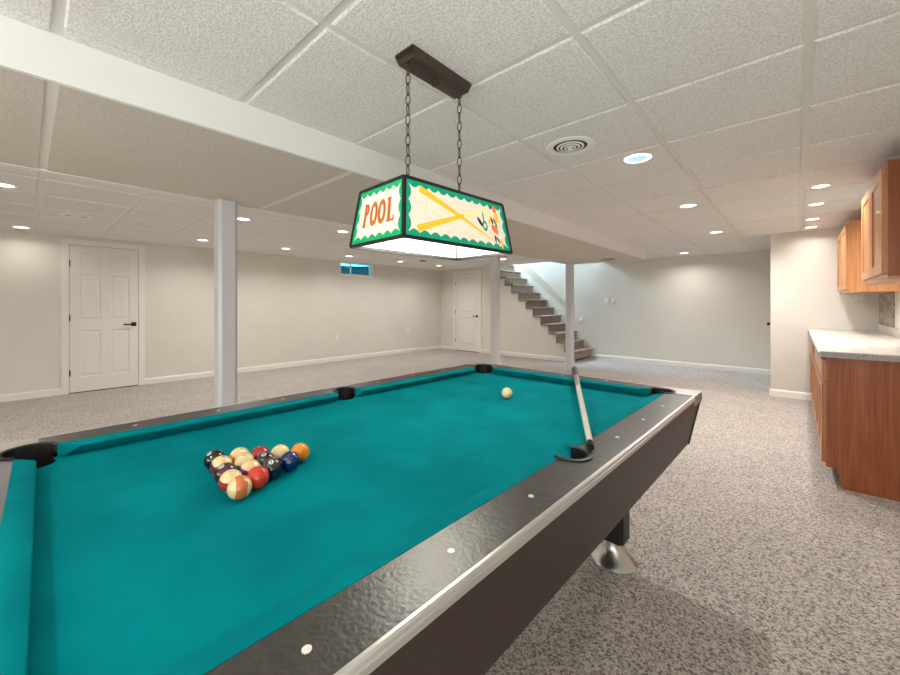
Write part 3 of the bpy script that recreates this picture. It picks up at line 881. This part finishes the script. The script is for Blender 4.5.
def letters():
    """POOL in slab-serif letters, box 0..1 x 0..1 of the lettering field"""
    out = []; P_ = []
    w = .21; x = 0.0
    # P
    P_ += [[(x+.02,0),(x+.105,0),(x+.105,1),(x+.02,1)], [(x,0),(x+.12,0),(x+.12,.07),(x,.07)], [(x,.93),(x+.10,.93),(x+.10,1),(x,1)]]
    n = 16; cx, cy = x+.085, .73
    o = [(cx+.105*cos(a), cy+.27*sin(a)) for a in [(-pi/2)+pi*i/n for i in range(n+1)]]; i_ = [(cx+.035*cos(a), cy+.140*sin(a)) for a in [(-pi/2)+pi*i/n for i in range(n+1)]]
    P_ += [[o[k], o[k+1], i_[k+1], i_[k]] for k in range(n)]
    out.append(P_)
    for cx in (.355, .615):
        out.append(ringpoly(cx, .5, .128, .52, .046, .31))
    x = .775
    P_ = [[(x+.025,0),(x+.115,0),(x+.115,1),(x+.025,1)], [(x,0),(x+.225,0),(x+.225,.09),(x,.09)], [(x,.92),(x+.13,.92),(x+.13,1),(x,1)], [(x+.175,.0),(x+.225,.0),(x+.225,.28),(x+.195,.24)]]
    out.append(P_)
    return out
# panel corner order seen from outside : left, right
faces = [((-bx,-by,zb),(bx,-by,zb),(-tx,-ty,zt),(tx,-ty,zt),'end'),
         ((bx,-by,zb),(bx,by,zb),(tx,-ty,zt),(tx,ty,zt),'side'),
         ((bx,by,zb),(-bx,by,zb),(tx,ty,zt),(-tx,ty,zt),'end'),
         ((-bx,by,zb),(-bx,-by,zb),(-tx,ty,zt),(-tx,-ty,zt),'side')]
for c0, c1, t0, t1, kind in faces:
    P, pn, Wd, Ht = panel(c0, c1, t0, t1, None)
    asp = Wd/Ht
    rnd = random.Random(3)
    cracks = []
    if kind == 'end':
        scallop(P, pn, M['g_green'], Wd, Ht, .031)
        lt = [[[(.19+x*.64, .30+y*.42) for x, y in pl] for pl in q] for q in letters()]
        cracks += [thickline((.30,.83),(.56,.93),.004,.004,asp), thickline((.60,.90),(.70,.70),.004,.004,asp), thickline((.22,.12),(.42,.30),.004,.004,asp),
                   thickline((.46,.28),(.70,.10),.004,.004,asp), thickline((.7,.1),(.86,.34),.004,.004,asp), thickline((.80,.55),(.90,.40),.004,.004,asp)]
        art(P, pn, 'crack_lines', M['g_line'], cracks, .0016)['kind'] = 'stuff'
        for q in lt: art(P, pn, 'letter', M['g_orange'], q)
    else:
        scallop(P, pn, M['g_teal'], Wd, Ht, .031)
        cracks += [thickline(p, q, .003, .003, asp) for p, q in (((.08,.58),(.18,.66)),((.18,.66),(.16,.42)),((.16,.42),(.26,.30)),((.3,.86),(.32,.64)),((.44,.84),(.5,.66)),((.5,.66),(.62,.7)),((.22,.5),(.34,.42)),((.86,.6),(.93,.45)),((.88,.4),(.84,.25)),((.55,.3),(.66,.2)),((.36,.2),(.44,.34)))]
        art(P, pn, 'crack_lines', M['g_line'], cracks, .0016)['kind'] = 'stuff'
        art(P, pn, 'crossed_cue', M['g_pale'], [thickline((.50,.555),(.80,.80),.030,.014,asp)], .0020)
        art(P, pn, 'crossed_cue', M['g_yellow'], [thickline((.10,.16),(.52,.57),.060,.034,asp)], .0022)
        art(P, pn, 'crossed_cue', M['g_yellow'], [thickline((.12,.86),(.52,.50),.060,.036,asp), thickline((.52,.50),(.80,.20),.034,.012,asp)], .0024)
        # small abstract billiard player, plain colour patches
        figs = [('g_black', [ell(.685,.52,.018,.09,16,.25)]), ('g_black', [ell(.83,.86,.010,.035)]), ('g_black', [ell(.825,.60,.011,.08,14,.1)]),
                ('g_black', [ell(.862,.58,.010,.075,14,.2)]), ('g_black', [ell(.835,.24,.009,.08)]), ('g_black', [ell(.866,.22,.011,.065,14,.3)]),
                ('g_teal', ringpoly(.735,.46,.028,.105,.013,.05)), ('g_teal', [ell(.728,.64,.008,.10)]), ('g_teal', [ell(.868,.50,.011,.085)]),
                ('g_red', [ell(.845,.43,.034,.09,16,.2)]), ('g_red', [ell(.875,.84,.023,.075)]),
                ('g_yellow', [ell(.885,.68,.024,.11)]), ('g_yellow', [ell(.80,.60,.011,.10,14,-.2)]), ('g_yellow', [ell(.90,.16,.013,.11)])]
        for q, (mk_, pl) in enumerate(figs): art(P, pn, 'painted_patch', M[mk_], pl, .0025+.00004*q)
# lamp sockets and bulbs inside
M['bulb'] = mat('frosted_bulb', srgb(255, 250, 238), 0.4, emit=srgb(255, 244, 222), estr=2.0)
for s in (-1, 1):
    b = MB(); b.xf = ROT
    b.lathe([(.016, zt-.004), (.016, zt-.036)], 14, 0, s*CHY*.9); sk = b.build('socket', M['bronze'], parent=lamp, smooth=True)
    b = MB(); b.xf = ROT
    b.lathe([(.012, zt-.036), (.016, zt-.045), (.024, zt-.06), (.026, zt-.07), (.019, zt-.085), (.005, zt-.092)], 20, 0, s*CHY*.9)
    b.build('bulb', M['bulb'], parent=sk, smooth=True)

# ------------------------------------------------------------------ recessed downlights
def downlight(x, y, r, label, group, power, color=(1, .97, .93), cool=False, z=CEIL, spread=150, lit=True):
    t = thing('ceiling_light', label, 'ceiling light', (x, y, z), 0, group)
    b = MB(); b.lathe([(r*1.28, .002), (r*1.28, -.003), (r*1.10, -.006), (r, -.003), (r, -.0005)], 36, caps=False)
    b.build('trim_ring', M['ring_lit'] if cool else M['white'], parent=t, smooth=True)
    b = MB(); b.lathe([(r, -.0008), (r, -.0018)], 36); b.build('lens', M['lens_cool'] if cool else M['lens'], parent=t)
    if power:
        if cool:
            la = bpy.data.lights.new('downlight_lamp', 'SPOT'); la.spot_size = radians(160); la.spot_blend = 1; la.shadow_soft_size = 0; la.energy = power*3.2; la.color = color
        else:
            la = bpy.data.lights.new('downlight_lamp', 'AREA'); la.shape = 'DISK'; la.size = r*1.7; la.energy = power; la.color = color; la.spread = radians(spread)
        lo = bpy.data.objects.new('downlight_lamp', la); COL.objects.link(lo); lo.location = (x, y, z-.008)
        lo.visible_camera = True
    return t
G1, G2, G3 = 'recessed lights over the pool room', 'recessed lights over the kitchen counter', 'recessed lights over the left side of the basement'
PWR = 7
downlight(-.765, 2.654, .062, 'largest recessed ceiling light, cool bluish lens, beside the round air vent', G1, PWR*2.2, cool=True)
downlight(-.771, 4.236, .062, 'second recessed light beyond the cool bluish one, same ceiling row', G1, PWR*2.2)
downlight(-.78, 6.02, .062, 'third recessed light beyond the cool bluish one, same ceiling row', G1, PWR*2.2)
downlight(-1.53, 8.05, .062, 'recessed light close to the far wall near the soffit end', G1, PWR)
downlight(.140, 4.25, .050, 'recessed light over the counter, nearest the camera of the kitchen row', G2, PWR*1.1)
downlight(.135, 4.98, .050, 'recessed light over the counter, second of the kitchen row', G2, PWR*1.0)
downlight(.130, 5.82, .050, 'recessed light over the counter, third of the kitchen row', G2, PWR*.7)
downlight(.128, 6.40, .050, 'recessed light over the counter, last of the kitchen row by the short wall', G2, PWR*.25)
for x, y, lab in ((-7.01, -.05, 'recessed light at the left picture edge, above the wall left of the panel door'),
                  (-4.65, -.13, 'recessed light at the left edge of the picture, nearest the soffit'),
                  (-4.53, 1.60, 'recessed light just right of the nearest white post'),
                  (-6.43, 1.72, 'recessed light just left of the nearest white post'),
                  (-6.37, 2.92, 'recessed light between the nearest post and the small window'),
                  (-4.35, 2.74, 'recessed light just left of the stained glass lamp, nearest the soffit'),
                  (-6.44, 4.19, 'recessed light right above the small high window'),
                  (-6.42, 5.47, 'recessed light between the small window and the far left corner'),
                  (-6.38, 6.65, 'recessed light closest to the far left corner door'),
                  (-4.50, 6.60, 'recessed light in front of the top of the staircase')):
    downlight(x, y, .062, lab, G3, PWR*(.25 if x < -7 else 1.05))

# ------------------------------------------------------------------ vents
def round_vent(x, y, r, label, nring=4):
    t = thing('air_vent', label, 'air vent', (x, y, CEIL))
    b = MB(); b.lathe([(r, 0), (r, -.004), (r*.94, -.009), (r*.72, -.006), (r*.70, 0)], 40, caps=False)
    b.build('outer_ring', M['white'], parent=t, smooth=True)
    b = MB(); b.lathe([(r*.71, -.0005), (r*.71, -.001)], 36); b.build('dark_throat', M['black_rough'], parent=t)
    for k, q in enumerate((.56, .40, .24)):
        b = MB(); b.lathe([(r*(q+.02), -.004-.003*k), (r*(q+.015), -.007-.003*k), (r*(q-.07), -.009-.003*k), (r*(q-.07), -.007-.003*k)], 32, caps=False)
        b.build('cone_ring', M['white'], parent=t, smooth=True)
    b = MB(); b.lathe([(r*.09, -.003), (r*.12, -.022), (0.002, -.026)], 20); b.build('center_cap', M['white'], parent=t, smooth=True)
round_vent(-1.005, 2.18, .138, 'round white ceiling air vent with concentric rings beside the pool lamp')
round_vent(-5.70, .35, .125, 'round ceiling air vent above the white door on the left')
t = thing('soffit_vent', 'small rectangular grey vent in the underside of the soffit near the stairs', 'air vent', (-2.42, 6.72, SZ))
b = MB(); b.box(-.13, .13, -.055, .055, -.006, 0); b.build('grille_frame', M['plate'], parent=t)
for k in range(6):
    b = MB(); b.box(-.115, .115, -.045+k*.0155, -.037+k*.0155, -.009, -.006); b.build('slat', M['slot'], parent=t)
t = thing('smoke_detector', 'small grey round detector on the ceiling beyond the pool lamp', 'smoke detector', (-5.9, 5.66, CEIL))
b = MB(); b.lathe([(.07, 0), (.07, -.012), (.055, -.022), (0.003, -.024)], 28); b.build('cover', M['slot'], parent=t, smooth=True)

# ------------------------------------------------------------------ outlets and switches
def outlet(name, xf, label, cat, kind='outlet', wide=1):
    t = thing(name, label, cat, tuple(xf.to_translation()))
    R = xf.to_3x3().to_4x4()
    b = MB(); b.xf = R; w_ = .036*wide if wide == 1 else .06
    b.box(-w_, w_, -.006, 0, -.058, .058); b.build('cover_plate', M['plate'], parent=t, bevel=.002)
    if kind == 'outlet':
        for s in (-1, 1):
            b = MB(); b.xf = R @ Matrix.Translation((0, 0, s*.024))
            b.box(-.016, .016, -.0085, -.006, -.014, .014)
            k = b.build('socket_face', M['white'], parent=t)
            b = MB(); b.xf = R @ Matrix.Translation((0, 0, s*.024))
            b.box(-.008, -.005, -.0092, -.0085, -.004, .006); b.box(.005, .008, -.0092, -.0085, -.004, .006)
            b.build('slot', M['slot'], parent=k)
    else:
        n = 1 if wide == 1 else 2
        for i in range(n):
            x = 0 if n == 1 else (-.024+.048*i)
            b = MB(); b.xf = R; b.box(x-.015, x+.015, -.0095, -.006, -.032, .032); b.build('rocker', M['white'], parent=t, bevel=.001)
XFl = lambda y, z: Matrix(((0,-1,0,XL),(1,0,0,y),(0,0,1,z),(0,0,0,1)))
XFf = lambda x, z: Matrix(((1,0,0,x),(0,1,0,YF),(0,0,1,z),(0,0,0,1)))
outlet('wall_outlet', XFl(4.47, .50), 'white wall outlet low on the left wall below the small window', 'outlet')
outlet('wall_outlet', XFl(6.50, .55), 'white wall outlet low on the left wall towards the far corner', 'outlet')
outlet('light_switch', XFf(-3.13, 1.30), 'left one of the two light switches on the far wall', 'light switch', 'switch')
outlet('light_switch', XFf(-2.99, 1.30), 'right one of the two light switches on the far wall', 'light switch', 'switch')
outlet('light_switch', XFf(-3.72, .86), 'light switch low on the far wall just above the bottom stairs', 'light switch', 'switch')
outlet('double_switch', Matrix(((1,0,0,.545),(0,1,0,YP),(0,0,1,1.315),(0,0,0,1))), 'white double switch plate on the short wall under the wall cabinet', 'light switch', 'switch', 2)

# ------------------------------------------------------------------ kitchen
FX = .146                                # face frame plane of base cabinets
xfd = lambda x, y, z: Matrix(((0,1,0,x),(-1,0,0,y),(0,0,1,z),(0,0,0,1)))    # local x -> -Y ; local y(into) -> +X
def cab_door(parent, x, ynear, width, z0, h, m, name='door', frame=.055, handle=False):
    """door facing -X, starting at y=ynear (small y) running to ynear+width"""
    b = MB(); b.xf = xfd(x, ynear+width, z0)
    paneled(b, width, h, .02, [(frame, width-frame, frame, h-frame)] if h > .25 else [], .009, .012)
    return b.build(name, m, parent=parent)
def base_cabinet(y0, y1, label, near):
    t = thing('base_cabinet', label, 'cabinet', (FX, y0, 0), 0, 'base cabinets under the counter')
    W = y1-y0; D = XR-.002-FX
    b = MB()
    pts = [(0, .125), (0, .860), (D, .860), (D, 0), (.072, 0), (.072, .125)]
    b.xf = Matrix(((1,0,0,0),(0,0,1,0),(0,1,0,0),(0,0,0,1)))
    b.prism(pts, 0, W)
    b.build('carcass', M['oak_dark'], parent=t)
    b = MB(); b.box(-.002, 0, .0, W, .125, .86); b.build('face_frame', M['oak_door'], parent=t)
    nd = 3 if near else 3
    g_ = .022; dw = (W-g_*(nd+1))/nd
    for i in range(nd):
        y = g_+i*(dw+g_)
        cab_door(t, -.0225, y, dw, .15, .53, M['oak_door'])
    if near:
        cab_door(t, -.0225, g_, W-2*g_, .705, .135, M['oak_door'], 'drawer_front')
    else:
        b = MB(); b.box(-.0035, -.002, .03, .40, .715, .835); b.build('drawer_opening', M['oak_shadow'], parent=t)
        cab_door(t, -.0225, .45, W-.47, .705, .135, M['oak_door'], 'drawer_front')
base_cabinet(3.60, 5.13, 'reddish oak base cabinet nearest the camera, its plain end panel showing', True)
base_cabinet(5.132, 6.655, 'oak base cabinet against the short wall, farther from the camera', False)
b = MB(); 
prof = [(.112, .868), (.108, .876), (.108, .892), (.113, .899), (.122, .902), (XR-.003, .902), (XR-.003, .861), (.118, .861)]
b.m = 0
b.loft([[(p, 3.575, z) for p, z in prof], [(p, 6.665, z) for p, z in prof]])
ct = b.build('countertop', M['counter'])
tag(ct, 'pale laminate countertop on the oak base cabinets', 'countertop')
b = MB(); b.box(.118, XR-.004, 3.568, 3.576, .862, .897); b.box(.1045, .109, 3.572, 6.664, .866, .892)
b.build('edge_band', M['counter_edge'], parent=ct)
b = MB(); b.box(XR-.024, XR-.003, 3.575, 6.665, .902, .985); b.build('backsplash_upstand', M['counter'], parent=ct, bevel=.003)
b = MB(); b.box(XR-.010, XR-.001, 5.78, YP-.002, .986, 1.36)
struct(b.build('trim_2', M['mosaic']), 'brown and grey glass mosaic tiles on the wall under the far wall cabinet', 'backsplash')

def wall_cabinet(x, y0, y1, z0, z1, label, end_m):
    t = thing('wall_cabinet', label, 'cabinet', (x, y0, z0), 0, 'oak wall cabinets above the counter')
    W, H, D = y1-y0, z1-z0, XR-.002-x
    b = MB(); b.box(.0, D, 0, W, 0, H); b.build('carcass', end_m, parent=t)
    b = MB(); b.box(-.002, 0, 0, W, 0, H); b.build('face_frame', M['oak_upper'], parent=t)
    g_ = .02; dw = (W-3*g_)/2
    for i in range(2):
        cab_door(t, -.0225, g_+i*(dw+g_), dw, .02, H-.05, M['oak_upper'], 'door', .058)
    b = MB(); b.box(.0, D, 0, W, -.012, 0); b.build('bottom_rail', M['oak_upper'], parent=t)
wall_cabinet(.385, 5.50, 6.62, 1.352, 2.05, 'lighter oak wall cabinet mounted at the short wall, farther from the camera', M['oak_upper'])
wall_cabinet(.385, 3.30, 4.28, 1.375, 2.035, 'oak wall cabinet nearest the camera with a dark end panel at the picture edge', M['oak_dark'])

# ------------------------------------------------------------------ windows behind the camera (daylight sources)
def area(name, loc, rot, sx, sy, energy, col, spread=180):
    la = bpy.data.lights.new(name, 'AREA'); la.shape = 'RECTANGLE'; la.size = sx; la.size_y = sy; la.energy = energy; la.color = col; la.spread = radians(spread)
    o = bpy.data.objects.new(name, la); COL.objects.link(o); o.location = loc; o.rotation_euler = rot
    return o
b = MB()
for x0, x1, z0, z1 in ((-2.4, .4, .05, .13), (-2.4, .4, 2.0, 2.08), (-2.4, -2.3, .13, 2.0), (.3, .4, .13, 2.0), (-1.05, -.95, .13, 2.0)):
    b.box(x0, x1, YB+.001, YB+.05, z0, z1)
struct(b.build('window_2', M['white']), 'white framed sliding patio door behind the camera', 'window')
b = MB()
for y0, y1, z0, z1 in ((-2.4, -.4, .17, .25), (-2.4, -.4, 1.95, 2.03), (-2.4, -2.32, .25, 1.95), (-.48, -.4, .25, 1.95), (-1.44, -1.36, .25, 1.95)):
    b.box(XR-.05, XR-.001, y0, y1, z0, z1)
struct(b.build('window_3', M['white']), 'white framed tall window in the right wall behind the camera', 'window')
area('patio_daylight', (-1.0, YB+.06, 1.0), (radians(90), 0, pi), 2.5, 1.7, 70, (.96, .98, 1.0))
area('side_daylight', (XR-.06, -1.4, 1.1), (radians(90), 0, radians(90)), 1.8, 1.7, 16, (.94, .97, 1.0))
area('stair_daylight', (-6.3, 8.18, 4.1), (0, radians(-52), 0), .7, .7, 230, (.52, .76, 1.0))

area('ceiling_fill', (.40, -.35, .70), (pi, 0, 0), .35, .35, 15, (1, .97, .93))  # unseen upward fill light, added to brighten the right-hand ceiling

# unseen downlights added behind the camera so the room is evenly lit
for x, y in ((-.77, -1.0), (-3.9+.2, -1.6), (-6.4, -1.6)):
    downlight(x, y, .062, 'unseen recessed light added in the ceiling behind the camera', 'unseen recessed lights added behind the camera', PWR)

# lamp glow : bulbs inside the glass shade
for s in (-1, 1):
    la = bpy.data.lights.new('shade_bulb', 'POINT'); la.energy = 3.0; la.color = (1, .95, .86); la.shadow_soft_size = .04
    lo = bpy.data.objects.new('shade_bulb', la); COL.objects.link(lo)
    q = ROT @ Vector((0, s*.10, zb+.07)); lo.location = (LX+q.x, LY+q.y, CEIL+q.z)

# ------------------------------------------------------------------ world (seen through the window only)
wd = bpy.data.worlds.new('world'); SC.world = wd; wd.use_nodes = True
bg = wd.node_tree.nodes['Background']
sky = wd.node_tree.nodes.new('ShaderNodeTexSky'); sky.sky_type = 'HOSEK_WILKIE'
sky.sun_direction = Vector((-.6, .3, .7)).normalized(); sky.turbidity = 3
wd.node_tree.links.new(sky.outputs[0], bg.inputs[0]); bg.inputs[1].default_value = 12.0

# ------------------------------------------------------------------ camera
f_px, hy, vp = 383.0, 305.0, 797.0
th = atan2(vp-450, f_px)
cam = bpy.data.cameras.new('camera'); co = bpy.data.objects.new('camera', cam); COL.objects.link(co)
co.location = (0, 0, 1.21); co.rotation_euler = (radians(90), 0, th)
cam.sensor_fit = 'HORIZONTAL'; cam.sensor_width = 36; cam.lens = f_px*36/900
cam.shift_y = -(337.5-hy)/900
cam.clip_start = .02
SC.camera = co
SC.view_settings.view_transform = 'Standard'
SC.view_settings.look = 'None'
SC.view_settings.exposure = 0.36
SC.cycles.max_bounces = 10
SC.cycles.diffuse_bounces = 6
SC.cycles.sample_clamp_indirect = 6
SC.cycles.use_denoising = True
